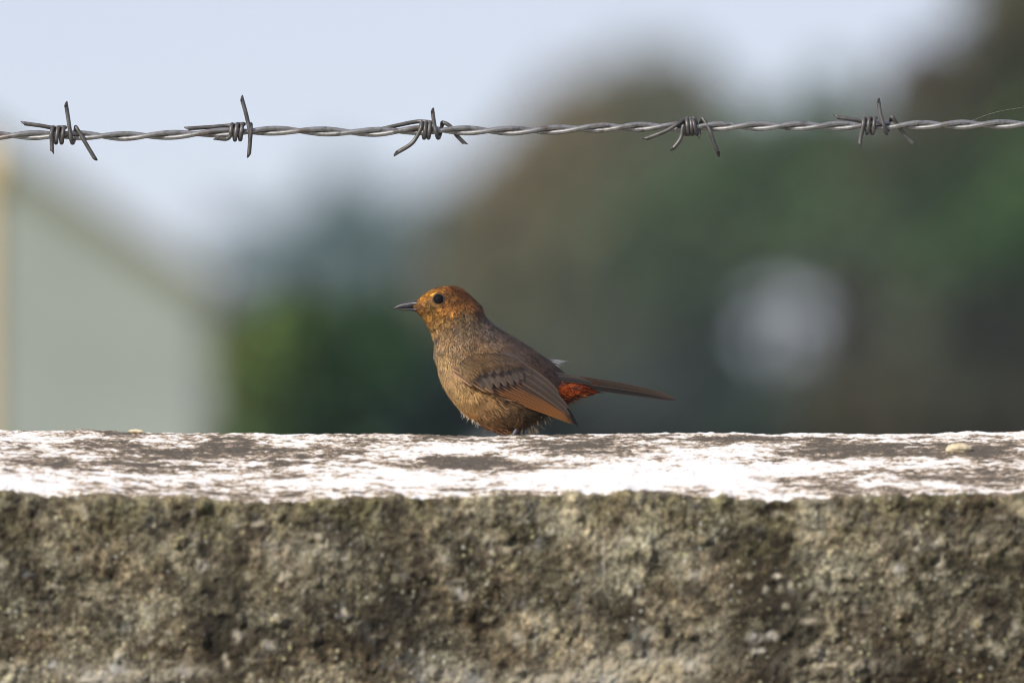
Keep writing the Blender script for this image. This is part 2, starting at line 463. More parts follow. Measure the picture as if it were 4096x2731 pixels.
dark = np.clip(blob([(880, 2480, 120, 300, .85), (960, 2250, 90, 160, .45), (820, 2080, 90, 120, .4), (150, 2030, 160, 40, .45), (60, 2300, 60, 160, .3), (1620, 2330, 110, 160, .42), (1560, 2560, 130, 110, .35), (3150, 2480, 110, 120, .85), (3060, 2250, 100, 200, .42), (2330, 2340, 190, 110, .42), (2150, 2600, 110, 90, .4), (3000, 2130, 160, 80, .45), (2900, 2560, 200, 100, .4), (4010, 2350, 90, 200, .6), (3850, 2480, 130, 80, .3), (2150, 2690, 60, 40, .6), (3050, 2040, 180, 26, .5), (1450, 2030, 130, 26, .45), (700, 2030, 200, 22, .35), (2450, 2010, 180, 24, .4), (1500, 2480, 160, 120, .25)]), 0, 1) * fr
# scattered lichen crusts, pits and drip marks
rb = np.random.default_rng(77)
crust = [(rb.uniform(-50, 4150), 2010 + 720 * rb.random() ** 1.1, rb.uniform(10, 38), rb.uniform(9, 28), rb.uniform(0.35, 0.85)) for _ in range(85)]
crust += [(cx + 60 * rb.normal(), cy + 45 * rb.normal(), rb.uniform(9, 26), rb.uniform(8, 22), rb.uniform(0.4, 0.9)) for cx, cy in ((2100, 2090), (1250, 2180), (700, 2150), (3700, 2180), (3250, 2620), (3050, 2380), (600, 2600), (1950, 2230), (3950, 2560)) for _ in range(6)]
crust += [(2412, 2240, 9, 85, .8), (2134, 2540, 9, 80, .7), (1690, 2640, 12, 70, .6), (1150, 2330, 8, 60, .4)]
pits = [(rb.uniform(-50, 4150), 2000 + 730 * rb.random(), rb.uniform(8, 26), rb.uniform(10, 40), rb.uniform(0.5, 1.0)) for _ in range(95)]
sel = (np.abs(XX) < 0.38) & (fr > 0.5)
def blob_sel(l):
    o = np.zeros(XX.shape); x_, y_ = wpx[sel], wpy[sel]; q_ = np.zeros(len(x_))
    wob = 26 * (fbm(XX[sel], AA[sel], 160, 3, 51) - 0.5); wob2 = 26 * (fbm(XX[sel], AA[sel], 160, 3, 57) - 0.5)
    for x, y, rx, ry, a in l: q_ += a * np.exp(-(((x_ + wob - x) / rx) ** 2 + ((y_ + wob2 - y) / ry) ** 2) ** 1.5)
    o[sel] = q_
    return o
pale = np.clip(pale + blob_sel(crust), 0, 1)
dark = np.clip(dark + blob_sel(pits), 0, 1)
hg = np.clip(0.5 + (disp - (fbm(XX, AA, 14, 3, 3) - 0.5) * 0.009 * fr) / 0.005, 0, 1)
wall = mesh_obj('boundary_wall', PX.reshape(-1, 3), grid_faces(nr, nx)[:, ::-1].copy(), M_WALL, attrs={'front': fr, 'hgt': hg, 'dirt': dirt, 'pale': pale, 'dark': dark, 'lip': fr * np.exp(-np.clip(Y_EDGE - AA, 0, 1) / 0.028)})
props(wall, 'weathered concrete wall with flaking whitewash on its sloping top and lichen below', 'wall')

def pebble(px, py, Y, r, squash, seed, label):
    rg = np.random.default_rng(seed)
    th = np.linspace(0, math.pi, 9)[:, None]; ph = np.linspace(0, 2 * math.pi, 12, endpoint=False)[None, :]
    k = 1 + 0.5 * (vnoise(th * 1.5 + seed, ph * 1.1 + 0 * th, seed) - 0.5)
    P = at(px, py, Y); P[2] = float(top_z(P[0], Y)) + r * squash[2] * 0.55
    V = np.stack([r * k * np.sin(th) * np.cos(ph) * squash[0], r * k * np.sin(th) * np.sin(ph) * squash[1], r * k * np.cos(th) * squash[2] + 0 * ph], -1).reshape(-1, 3) + P
    o = mesh_obj('pebble', V, grid_faces(9, 12, True), M_PEBBLE, smooth=False)
    props(o, label, 'pebble')
pebble(3835, 1808, -0.05, 0.0052, (1.4, 0.8, 0.55), 3, 'small yellowish stone crumb lying on the whitewashed slope of the wall')
pebble(545, 1722, -0.004, 0.0024, (1.9, 0.9, 0.5), 5, 'tiny pale crumb on the very crest of the wall')

# ------------------------------------------------------------------ outbuilding and gate pillar far left
LB = 26.0                                    # metres from the camera
YB = CAM.y + LB
def outbuilding():
    eave = at(830, 1200, YB); ux = float(eave[0])
    slope = 0.66; w = 3.0; depth = 2.6
    ez = float(eave[2])
    x1, x0 = ux, ux - w; xm = (x0 + x1) / 2; rz = ez + slope * w / 2
    root = empty('outbuilding', (xm, YB + depth / 2, 0))
    y0, y1 = YB, YB + depth
    V = [(x0, y0, 0), (x1, y0, 0), (x1, y0, ez), (xm, y0, rz), (x0, y0, ez), (x0, y1, 0), (x1, y1, 0), (x1, y1, ez), (xm, y1, rz), (x0, y1, ez)]
    F = [(0, 1, 2, 3, 4), (9, 8, 7, 6, 5), (1, 6, 7, 2), (0, 4, 9, 5), (2, 7, 8, 3), (4, 3, 8, 9)]
    mesh_obj('wall', V, F, M_PLASTER, root, smooth=False)
    for s in (1, -1):
        n = Vector((slope * s, 0, 1)).normalized(); th = 0.055
        a = Vector((xm, 0, rz + 0.004)); e = Vector((x1 if s > 0 else x0, 0, ez + 0.004)) + Vector((s * 0.03, 0, -slope * 0.03))
        P = []
        for q in (a, e):
            for k in (0, th):
                for y in (y0 - 0.06, y1 + 0.06):
                    P.append((q.x + n.x * k, y, q.z + n.z * k))
        mesh_obj('roof_slope', P, [(0, 4, 5, 1), (2, 3, 7, 6), (0, 2, 6, 4), (1, 5, 7, 3), (4, 6, 7, 5), (0, 1, 3, 2)], M_ROOF, root, smooth=False)
    d = mesh_obj('door', *box_data(xm - 0.45, xm + 0.45, y0 - 0.035, y0 - 0.002, 0.01, 1.95), M_DOOR, root, smooth=False)
    mesh_obj('handle', *box_data(xm + 0.32, xm + 0.36, y0 - 0.07, y0 - 0.036, 0.95, 1.1), M_STEEL, d, smooth=False)
    props(root, 'pale grey plastered outbuilding with a steep mossy roof beyond the wall', 'building')
outbuilding()
def pillar():
    yp = CAM.y + 13.0
    e = at(-12, 560, yp); x1 = float(e[0]); zt = float(e[2])
    root = empty('gate_pillar', (x1 - 0.15, yp + 0.15, 0))
    mesh_obj('shaft', *box_data(x1 - 0.29, x1 - 0.01, yp, yp + 0.28, 0, zt - 0.06), M_CREAM, root, smooth=False)
    V, F = box_data(x1 - 0.30, x1, yp - 0.01, yp + 0.29, zt - 0.06, zt)
    mesh_obj('cap', V, F, M_CREAM, root, smooth=False)
    props(root, 'cream painted square gate pillar standing in front of the outbuilding', 'pillar')
pillar()

# ------------------------------------------------------------------ trees and shrubs
def tree(name, label, cat, L, base_px, crown, col, leaf, n, trunk_r=0.1, seed=1, holes=(), jit=0.35, group=None, gain=1.9):
    """crown: list of (px, py, rx_px, ry_px, depth_factor, weight) clumps seen from the photograph, at L metres.
    col: list of ((px,py), rgb) albedo poles"""
    rg = np.random.default_rng(seed)
    Y = CAM.y + L; k = S * L
    bx = float(at(base_px, 1700, Y)[0])
    root = empty(name, (bx, Y, 0))
    tot = sum(c[5] for c in crown)
    C, Bc = [], []
    for (cx, cy, rx, ry, df, w) in crown:
        m = int(n * w / tot)
        ctr = at(cx, cy, Y)
        # sub-clumps give an uneven outline and gaps
        ns = max(6, m // 55)
        d = rg.normal(size=(ns, 3)); d /= np.linalg.norm(d, axis=1)[:, None]
        r = rg.random(ns)[:, None] ** 0.42
        sub = ctr + d * r * np.array([rx * k, df * (rx + ry) / 2 * k, ry * k])
        idx = rg.integers(0, ns, m)
        p = sub[idx] + rg.normal(size=(m, 3)) * np.array([rx, (rx + ry) / 2 * df, ry]) * k * 0.13
        C.append(p); Bc.append(sub)
    P = np.vstack(C)
    if len(holes):
        hx, hy = to_px(P); ok = np.ones(len(P), bool)
        for (x, y, a, b) in holes: ok &= (((hx - x) / a) ** 2 + ((hy - y) / b) ** 2 > 1) | (rg.random(len(P)) < 0.05)
        P = P[ok]
    P = P[P[:, 2] > 0.05]
    m = len(P)
    qx, qy = to_px(P)
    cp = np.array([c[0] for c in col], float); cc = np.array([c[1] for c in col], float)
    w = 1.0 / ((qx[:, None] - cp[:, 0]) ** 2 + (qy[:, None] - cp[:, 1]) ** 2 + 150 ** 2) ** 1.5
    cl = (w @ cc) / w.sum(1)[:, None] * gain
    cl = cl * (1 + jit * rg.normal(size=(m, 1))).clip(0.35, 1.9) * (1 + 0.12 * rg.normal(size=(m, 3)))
    a = rg.normal(size=(m, 3)); a[:, 2] -= 0.3; a /= np.linalg.norm(a, axis=1)[:, None]
    nn = rg.normal(size=(m, 3)) * 0.75 + np.array([-0.15, -0.35, 0.75])      # blades turn to the light
    b = np.cross(a, nn); b /= np.linalg.norm(b, axis=1)[:, None] + 1e-9
    sz = leaf * (0.65 + 0.7 * rg.random((m, 1)))
    V = np.stack([P - a * sz, P + b * sz * 0.45, P + a * sz, P - b * sz * 0.45], 1).reshape(-1, 3)
    F = np.arange(m * 4).reshape(m, 4)
    mesh_obj('crown', V, F, M_LEAF, root, smooth=False, color=np.repeat(np.clip(cl, 0.004, 0.6), 4, axis=0))
    # trunk and limbs reach into the clumps
    ztop = max(float(at(c[0], c[1], Y)[2]) for c in crown)
    zf = ztop * 0.45
    parts = []
    p0 = np.array([bx, Y, -0.05])
    tr = catmull([p0, p0 + [0.02, 0, zf * 0.5], [bx + 0.03 * rg.normal(), Y, zf]], 10)
    parts.append(tube_data(tr, np.linspace(trunk_r, trunk_r * 0.7, 10), 10))
    subs = np.vstack(Bc)
    subs = subs[(subs[:, 2] > zf * 0.8)]
    if len(holes) and len(subs):
        hx, hy = to_px(subs); ok = np.ones(len(subs), bool)
        for (x, y, aa, bb) in holes: ok &= ((hx - x) / aa) ** 2 + ((hy - y) / bb) ** 2 > 2.2
        subs = subs[ok]
    for s in subs[rg.permutation(len(subs))[:10]]:
        q = tr[rg.integers(5, 10)]
        mid = (q + s) / 2 + rg.normal(size=3) * 0.04
        parts.append(tube_data(catmull([q, mid, s], 8), np.linspace(trunk_r * 0.42, trunk_r * 0.08, 8), 6))
    mesh_obj('trunk', *join(parts), M_BARK, root)
    props(root, label, cat, group)
    return root

DK, OL, BR, GR = (0.020, 0.034, 0.030), (0.080, 0.078, 0.036), (0.100, 0.078, 0.036), (0.055, 0.100, 0.035)
# far trees; the blue of haze and shade is put into their leaf colour
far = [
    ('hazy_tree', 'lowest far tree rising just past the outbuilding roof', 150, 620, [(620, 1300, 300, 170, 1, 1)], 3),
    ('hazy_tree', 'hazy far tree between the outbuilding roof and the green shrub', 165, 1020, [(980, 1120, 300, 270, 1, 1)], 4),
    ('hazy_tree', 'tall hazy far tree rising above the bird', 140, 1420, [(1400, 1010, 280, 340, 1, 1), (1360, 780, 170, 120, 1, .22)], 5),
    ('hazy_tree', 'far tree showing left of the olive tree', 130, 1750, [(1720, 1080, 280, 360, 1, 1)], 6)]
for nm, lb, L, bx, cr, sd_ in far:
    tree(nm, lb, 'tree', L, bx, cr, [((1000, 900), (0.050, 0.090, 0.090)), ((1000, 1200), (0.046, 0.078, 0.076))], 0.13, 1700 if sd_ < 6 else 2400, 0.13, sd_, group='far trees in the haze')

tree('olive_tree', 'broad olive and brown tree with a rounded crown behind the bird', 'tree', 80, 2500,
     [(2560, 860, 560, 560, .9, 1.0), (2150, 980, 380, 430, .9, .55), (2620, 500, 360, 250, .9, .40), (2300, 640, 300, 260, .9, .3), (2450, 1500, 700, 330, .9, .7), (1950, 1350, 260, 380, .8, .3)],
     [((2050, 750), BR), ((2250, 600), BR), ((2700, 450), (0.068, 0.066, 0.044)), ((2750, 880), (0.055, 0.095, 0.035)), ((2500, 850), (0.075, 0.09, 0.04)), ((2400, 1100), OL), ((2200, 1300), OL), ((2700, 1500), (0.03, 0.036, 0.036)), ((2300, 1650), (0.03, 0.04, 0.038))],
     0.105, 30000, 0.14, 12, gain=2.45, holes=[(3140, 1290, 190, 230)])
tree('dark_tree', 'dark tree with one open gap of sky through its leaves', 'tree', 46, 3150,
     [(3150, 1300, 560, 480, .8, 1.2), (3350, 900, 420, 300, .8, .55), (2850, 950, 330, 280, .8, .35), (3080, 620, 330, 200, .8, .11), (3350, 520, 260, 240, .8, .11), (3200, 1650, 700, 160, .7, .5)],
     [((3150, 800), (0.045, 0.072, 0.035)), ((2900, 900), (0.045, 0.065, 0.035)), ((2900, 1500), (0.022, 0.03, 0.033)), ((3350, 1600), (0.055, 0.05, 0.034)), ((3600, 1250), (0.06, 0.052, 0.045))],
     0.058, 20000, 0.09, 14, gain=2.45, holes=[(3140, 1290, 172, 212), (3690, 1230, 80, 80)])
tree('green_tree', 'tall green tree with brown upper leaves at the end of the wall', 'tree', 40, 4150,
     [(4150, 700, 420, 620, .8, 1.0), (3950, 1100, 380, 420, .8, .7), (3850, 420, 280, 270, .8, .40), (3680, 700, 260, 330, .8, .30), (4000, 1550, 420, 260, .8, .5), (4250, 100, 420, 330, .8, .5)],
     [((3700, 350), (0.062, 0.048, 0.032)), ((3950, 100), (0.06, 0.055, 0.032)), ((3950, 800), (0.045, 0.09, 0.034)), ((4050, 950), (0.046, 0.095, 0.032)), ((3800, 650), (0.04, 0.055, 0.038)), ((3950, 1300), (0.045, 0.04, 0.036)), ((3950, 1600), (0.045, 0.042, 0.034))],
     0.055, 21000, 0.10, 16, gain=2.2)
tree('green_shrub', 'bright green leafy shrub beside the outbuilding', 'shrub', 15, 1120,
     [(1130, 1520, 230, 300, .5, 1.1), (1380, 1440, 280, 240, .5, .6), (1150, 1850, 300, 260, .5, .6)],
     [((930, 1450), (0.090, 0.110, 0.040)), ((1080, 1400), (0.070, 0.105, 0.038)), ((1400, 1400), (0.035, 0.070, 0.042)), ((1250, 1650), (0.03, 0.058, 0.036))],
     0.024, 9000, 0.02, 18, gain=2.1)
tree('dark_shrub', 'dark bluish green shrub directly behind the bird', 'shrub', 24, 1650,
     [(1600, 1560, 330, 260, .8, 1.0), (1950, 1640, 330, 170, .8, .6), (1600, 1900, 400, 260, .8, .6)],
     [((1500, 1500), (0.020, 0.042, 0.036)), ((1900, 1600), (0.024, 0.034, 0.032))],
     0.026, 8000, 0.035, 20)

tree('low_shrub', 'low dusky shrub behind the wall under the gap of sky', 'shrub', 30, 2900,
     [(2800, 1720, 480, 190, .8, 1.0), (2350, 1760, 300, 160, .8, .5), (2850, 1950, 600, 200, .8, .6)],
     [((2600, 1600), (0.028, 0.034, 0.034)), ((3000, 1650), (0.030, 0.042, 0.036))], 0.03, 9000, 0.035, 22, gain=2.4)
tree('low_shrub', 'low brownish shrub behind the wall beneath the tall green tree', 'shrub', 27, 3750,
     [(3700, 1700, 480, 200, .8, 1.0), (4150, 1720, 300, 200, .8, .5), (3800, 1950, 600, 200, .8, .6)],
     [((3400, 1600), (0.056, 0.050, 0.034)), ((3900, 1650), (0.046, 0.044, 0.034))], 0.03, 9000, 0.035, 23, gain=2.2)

# ------------------------------------------------------------------ barbed wire
Y_W = 0.045
WIRE = [(-700, 560), (0, 543), (250, 540), (468, 546), (655, 542), (950, 528), (1150, 522), (1442, 531), (1700, 520), (1825, 522), (2000, 524), (2144, 523), (2378, 512), (2600, 507), (2780, 507), (2977, 505), (3193, 505), (3500, 503), (3698, 501), (4096, 497), (4800, 490)]
wp = np.array(WIRE, float)
def wire_axis(px):
    py = np.interp(px, wp[:, 0], wp[:, 1])
    k = 60.0
    py = (np.interp(px - k, wp[:, 0], wp[:, 1]) + 2 * py + np.interp(px + k, wp[:, 0], wp[:, 1])) / 4
    return at(px, py, Y_W)
wire = empty('barbed_wire', tuple(wire_axis(2048.0)))
RS = 0.00150
pxs = np.linspace(-650, 4750, 700)
ph = np.interp(pxs, [-650, 600, 1500, 2400, 3000, 4750], np.array([-7.0, 0.0, 4.4, 9.4, 13.2, 24.0])) * math.pi + 0.2
AX = wire_axis(pxs)
for s in (0, math.pi):
    P = AX.copy()
    P[:, 1] -= RS * 0.98 * np.cos(ph + s); P[:, 2] += RS * 0.98 * np.sin(ph + s)
    mesh_obj('strand', *tube_data(P, RS, 12), M_STEEL, wire)
RB, RC = 0.00124, 0.0046
def barb(a_pts, x0, x1, f0, f1, b_pts, rc=RC):
    """a cut wire: free end, coil round the strands (0 top, 90 front, 180 below, 270 behind), free end. points = (px, py, mm towards the viewer)"""
    P = [at(x, y, Y_W - d / 1000) for x, y, d in a_pts]
    n = max(3, int(abs(f1 - f0) / 30))
    for f, x in zip(np.linspace(f0, f1, n), np.linspace(x0, x1, n)):
        c = wire_axis(x); q = R(f)
        P.append(c + np.array([0, -rc * math.sin(q), rc * math.cos(q)]))
    P += [at(x, y, Y_W - d / 1000) for x, y, d in b_pts]
    mesh_obj('barb', *tube_data(catmull(P, 14 * len(P)), RB, 10, cut=(1.6, -1.6)), M_BARB, wire)
barb([(93, 494, -3), (160, 503, -3), (215, 512, -3)], 258, 207, 0, 810, [(207, 570, 4), (208, 606, 4)])
barb([(264, 418, 4), (273, 475, 4.2)], 284, 306, 100, 380, [(330, 552, 3), (379, 634, 3)])
barb([(748, 515, -2), (840, 509, -3), (915, 503, -3.5)], 972, 922, 0, 840, [(905, 556, 3), (866, 553, 3)])
barb([(967, 394, 4), (984, 455, 4.2)], 1000, 1004, 90, 440, [(1000, 570, 4), (996, 620, 4)], rc=.0043)
barb([(1526, 517, -2), (1600, 500, -2), (1670, 487, -3)], 1722, 1684, 10, 800, [(1664, 552, 4), (1640, 580, 4), (1583, 614, 4)])
barb([(1730, 444, 4), (1737, 495, 4.2)], 1744, 1772, 100, 350, [(1800, 505, 0), (1825, 540, -2), (1859, 575, -3)])
barb([(2582, 556, 3), (2660, 526, 4), (2715, 494, 3)], 2745, 2778, 0, 720, [(2800, 545, 2)])
barb([(2692, 596, 4), (2722, 555, 4.4)], 2732, 2812, 90, 720, [(2836, 515, 2), (2852, 560, 2), (2874, 615, 2)], rc=.0045)
barb([(3345, 469, -3), (3410, 478, -3), (3455, 485, -3.5)], 3500, 3452, 0, 810, [(3444, 545, 4), (3439, 582, 4)])
barb([(3514, 405, 4), (3524, 465, 4.2)], 3536, 3572, 100, 380, [(3611, 530, -2), (3652, 575, -3)])
props(wire, 'twisted two-strand galvanised barbed wire strung above the wall', 'barbed wire')

sp = catmull([at(x, y, Y_W + 0.01) for x, y in ((3840, 500), (3900, 478), (3980, 450), (4100, 428), (4300, 400))], 40)
silk = mesh_obj('spider_silk', *tube_data(sp, 0.000022, 6), M_SILK)
props(silk, 'single fine spider silk thread rising off the barbed wire', 'spider silk')

# ------------------------------------------------------------------ the bird
Y_BIRD = 0.070
KB = S * (Y_BIRD - CAM.y)                     # metres per pixel at the bird
foot_x = float(at(2018, 1760, Y_BIRD)[0])
bird = empty('brown_bird', (foot_x, Y_BIRD, float(top_z(foot_x, Y_BIRD))))
# stations: back point, belly point (pixels), half width (mm)
ST = [(1652, 1209, 1652, 1235, 2.2), (1672, 1201, 1665, 1244, 4.2), (1695, 1180, 1682, 1261, 6.8), (1730, 1159, 1696, 1277, 8.7), (1772, 1148, 1705, 1294, 9.8), (1826, 1148, 1716, 1313, 10.4),
      (1868, 1174, 1726, 1335, 10.9), (1908, 1211, 1737, 1360, 12.0), (1934, 1258, 1739, 1402, 14.6), (1972, 1299, 1747, 1443, 17.6), (2020, 1330, 1757, 1492, 20.4), (2064, 1356, 1776, 1540, 22.4),
      (2106, 1382, 1804, 1588, 23.2), (2146, 1410, 1848, 1642, 23.0), (2182, 1434, 1908, 1687, 21.4), (2212, 1458, 1972, 1715, 19.0), (2236, 1481, 2042, 1722, 16.2), (2252, 1501, 2112, 1704, 13.0),
      (2286, 1508, 2188, 1660, 10.0), (2326, 1516, 2268, 1608, 7.5), (2366, 1523, 2352, 1576, 5.0), (2396, 1530, 2394, 1560, 2.4)]
ST = np.array(ST, float)
NU = 161; NV = 56
SU = catmull(ST, NU)
topP = at(SU[:, 0], SU[:, 1], Y_BIRD); botP = at(SU[:, 2], SU[:, 3], Y_BIRD)
wid = SU[:, 4] / 1000
def body_point(u, th):
    """u in 0..NU-1 (float), th angle: 0 back, pi belly, pi/2 viewer's side"""
    def L(A): 
        k = np.clip(np.floor(u).astype(int), 0, NU - 2); f = u - k
        return A[k] + (A[k + 1] - A[k]) * (f[..., None] if A.ndim > 1 else f)
    T, B, W = L(topP), L(botP), L(wid)
    mid, half = (T + B) / 2, (T - B) / 2
    c, s = np.cos(th), np.sin(th)
    P = mid + half * (np.sign(c) * np.abs(c) ** 0.92)[..., None]
    P[..., 1] -= W * np.sign(s) * np.abs(s) ** 0.88
    return P
uu, tt = np.meshgrid(np.arange(NU, dtype=float), np.linspace(0, 2 * math.pi, NV, endpoint=False), indexing='ij')
BV = body_point(uu, tt)
def body_frame(u, th):
    P = body_point(u, th)
    a = body_point(np.clip(u + 0.6, 0, NU - 1.001), th) - body_point(np.clip(u - 0.6, 0, NU - 1.001), th)
    b = body_point(u, th + 0.02) - body_point(u, th - 0.02)
    a /= np.linalg.norm(a, axis=-1)[..., None] + 1e-12
    n = np.cross(a, b); n /= np.linalg.norm(n, axis=-1)[..., None] + 1e-12
    return P, a, n

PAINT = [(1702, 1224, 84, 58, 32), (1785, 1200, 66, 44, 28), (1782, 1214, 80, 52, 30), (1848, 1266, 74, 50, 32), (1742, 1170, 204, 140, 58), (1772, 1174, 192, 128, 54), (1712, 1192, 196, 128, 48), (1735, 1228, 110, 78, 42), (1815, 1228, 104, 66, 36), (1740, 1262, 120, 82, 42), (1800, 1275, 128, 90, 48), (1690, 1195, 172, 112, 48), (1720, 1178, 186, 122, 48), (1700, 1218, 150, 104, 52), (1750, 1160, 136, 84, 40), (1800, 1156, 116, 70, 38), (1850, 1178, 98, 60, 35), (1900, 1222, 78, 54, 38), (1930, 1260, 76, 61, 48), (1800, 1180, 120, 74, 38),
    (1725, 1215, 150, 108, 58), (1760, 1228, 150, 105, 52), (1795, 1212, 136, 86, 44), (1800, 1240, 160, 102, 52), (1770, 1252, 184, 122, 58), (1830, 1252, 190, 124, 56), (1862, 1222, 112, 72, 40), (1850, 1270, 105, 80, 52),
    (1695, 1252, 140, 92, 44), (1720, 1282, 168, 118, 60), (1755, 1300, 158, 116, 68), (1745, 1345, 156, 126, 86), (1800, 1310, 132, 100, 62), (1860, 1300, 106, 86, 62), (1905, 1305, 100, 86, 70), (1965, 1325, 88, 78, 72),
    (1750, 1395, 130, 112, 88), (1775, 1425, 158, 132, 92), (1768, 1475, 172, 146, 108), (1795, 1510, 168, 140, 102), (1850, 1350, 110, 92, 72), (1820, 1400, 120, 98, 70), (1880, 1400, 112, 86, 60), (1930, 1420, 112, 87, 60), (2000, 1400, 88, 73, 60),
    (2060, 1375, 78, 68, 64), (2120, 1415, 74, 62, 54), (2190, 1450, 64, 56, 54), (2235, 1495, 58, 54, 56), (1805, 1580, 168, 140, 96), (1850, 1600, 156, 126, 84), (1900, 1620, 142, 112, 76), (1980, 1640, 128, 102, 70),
    (1862, 1650, 170, 124, 66), (1935, 1708, 150, 84, 36), (1975, 1724, 150, 76, 30), (2020, 1735, 140, 70, 28), (1935, 1678, 122, 96, 66), (1985, 1692, 104, 82, 54), (2030, 1708, 78, 60, 42), (2050, 1685, 84, 66, 46), (2100, 1675, 62, 52, 38), (2150, 1670, 66, 57, 44), (2120, 1712, 110, 86, 54), (2190, 1650, 66, 58, 46), (2030, 1660, 92, 74, 52),  # darker poles below the wing carry its shade in the belly colour
    (2235, 1547, 196, 92, 5), (2275, 1552, 166, 72, 5), (2320, 1556, 126, 50, 5), (2360, 1556, 108, 42, 5), (2280, 1590, 82, 32, 5), (2330, 1574, 84, 33, 5), (2260, 1620, 86, 36, 8), (2225, 1505, 60, 54, 54), (2250, 1515, 64, 58, 60), (2270, 1522, 70, 62, 64), (2300, 1520, 70, 62, 62), (2330, 1527, 70, 62, 62), (2380, 1534, 66, 58, 56), (2235, 1522, 64, 50, 48), (2205, 1520, 60, 52, 50), (2190, 1540, 70, 50, 36)]  # vent: sunlit orange above, wing's shade painted as dark red below
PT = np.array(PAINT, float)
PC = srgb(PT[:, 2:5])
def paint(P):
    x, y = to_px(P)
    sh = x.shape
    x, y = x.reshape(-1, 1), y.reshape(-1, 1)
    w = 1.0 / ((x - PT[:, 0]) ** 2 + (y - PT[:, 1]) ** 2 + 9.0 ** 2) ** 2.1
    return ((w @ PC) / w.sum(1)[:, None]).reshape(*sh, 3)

# body skin: one closed surface, poles capped
V = BV.reshape(-1, 3)
F = [tuple(f) for f in grid_faces(NU, NV, True)] + [tuple(range(NV - 1, -1, -1)), tuple(range((NU - 1) * NV, NU * NV))]
body = mesh_obj('body', V, F, M_PLUME, bird, color=paint(V) * 0.4)
bvh = BVHTree.FromPolygons([tuple(v) for v in V], F)
def surf_y(px, py, default=None):
    dx, dy, dz = ray(px, py)
    d = Vector((float(dx), float(dy), float(dz))).normalized()
    h = bvh.ray_cast(CAM, d)
    return h[0].y if h[0] is not None else default

# ---- wing outline (pixels): body plumage is left out beneath it
def in_poly(x, y, poly):
    P = np.array(poly, float); r = np.zeros(np.shape(x), bool)
    for (x0, y0), (x1, y1) in zip(P, np.roll(P, -1, 0)):
        c = ((y0 > y) != (y1 > y)) & (x < (x1 - x0) * (y - y0) / (y1 - y0 + 1e-12) + x0)
        r ^= c
    return r
def c2(x, y): return (1650 + x / 3.136, 1250 + y / 3.136)
WING = [c2(*p) for p in [(600, 720), (760, 640), (900, 600), (1080, 590), (1250, 640), (1400, 690), (1520, 720), (1650, 860), (1790, 980), (1900, 1130), (1980, 1290), (2035, 1400), (1900, 1370), (1500, 1210), (1200, 1110), (1000, 1030), (760, 910), (660, 840)]]

# ---- body feathers: little fans of barbs laid along the body
def strands(root, d, side, nrm, length, width, colr, curl=0.25):
    """each barb: 3 rows, tapering; returns V, F, colours"""
    m = len(root)
    s = side * width[:, None] * 0.5
    mid = root + d * (length * 0.55)[:, None]
    tip = root + d * length[:, None] - nrm * (length * curl)[:, None]
    V = np.stack([root - s, root + s, mid - s * 0.9, mid + s * 0.9, tip - s * 0.25, tip + s * 0.25], 1).reshape(-1, 3)
    o = np.arange(m)[:, None] * 6
    F = np.concatenate([o + np.array([0, 1, 3, 2]), o + np.array([2, 3, 5, 4])], 0)
    c = np.stack([colr * 0.40, colr * 0.40, colr, colr, colr * 1.3, colr * 1.3], 1).reshape(-1, 3)
    return V, F, c

rg = np.random.default_rng(5)
NF = 13500
u = rg.random(NF * 3) * (NU - 4) + 1
th = rg.random(NF * 3) * 2 * math.pi
# keep with probability ~ local area
P, a, n = body_frame(u, th)
k = np.clip(u.astype(int), 0, NU - 2)
area = wid[k] * np.linalg.norm((topP + botP)[k + 1] - (topP + botP)[k], axis=1)
keep = rg.random(len(u)) < np.clip(area / np.quantile(area, 0.85), 0.12, 1)
u, th = u[keep][:NF], th[keep][:NF]
P, a, n = body_frame(u, th)
x, y = to_px(P)
near = P[:, 1] < Y_BIRD
ex = ((x - 1755) ** 2 + (y - 1197) ** 2 < 31 ** 2)
ok = ~(near & in_poly(x, y, WING)) & ~ex & (u > 4) & ~((x > 2290) & (y < 1548)) & ~in_poly(x, y, [(1640, 1202), (1672, 1208), (1692, 1222), (1728, 1229), (1728, 1235), (1690, 1237), (1672, 1246), (1640, 1244)])
P, a, n, u, th, x, y = P[ok], a[ok], n[ok], u[ok], th[ok], x[ok], y[ok]
head = np.clip((1930 - x) / 120, 0, 1) * np.clip((1330 - y) / 60, 0, 1)
ln = 0.0088 * (1 - head) + 0.0042 * head
ln *= 0.75 + 0.5 * rg.random(len(u))
ln *= np.where((x < 1720) & (y < 1250), 0.5, 1.0)
base = paint(P + a * 0.002) * (np.array([1.04, 1.01, 0.97]) * (1 - head[:, None]) + np.array([0.90, 0.97, 0.84]) * head[:, None])
base *= (0.52 + 0.96 * vnoise(u * 0.30, th * 15.0, 71) ** 1.1)[:, None] * 1.04
base *= (1 + (0.33 + 0.05 * head[:, None]) * rg.normal(size=(len(u), 1))).clip(0.25, 1.9)
b = np.cross(n, a)
lift = np.radians(4 + 6 * rg.random(len(u)))
VV, FF, CC, off = [], [], [], 0
NB = 8
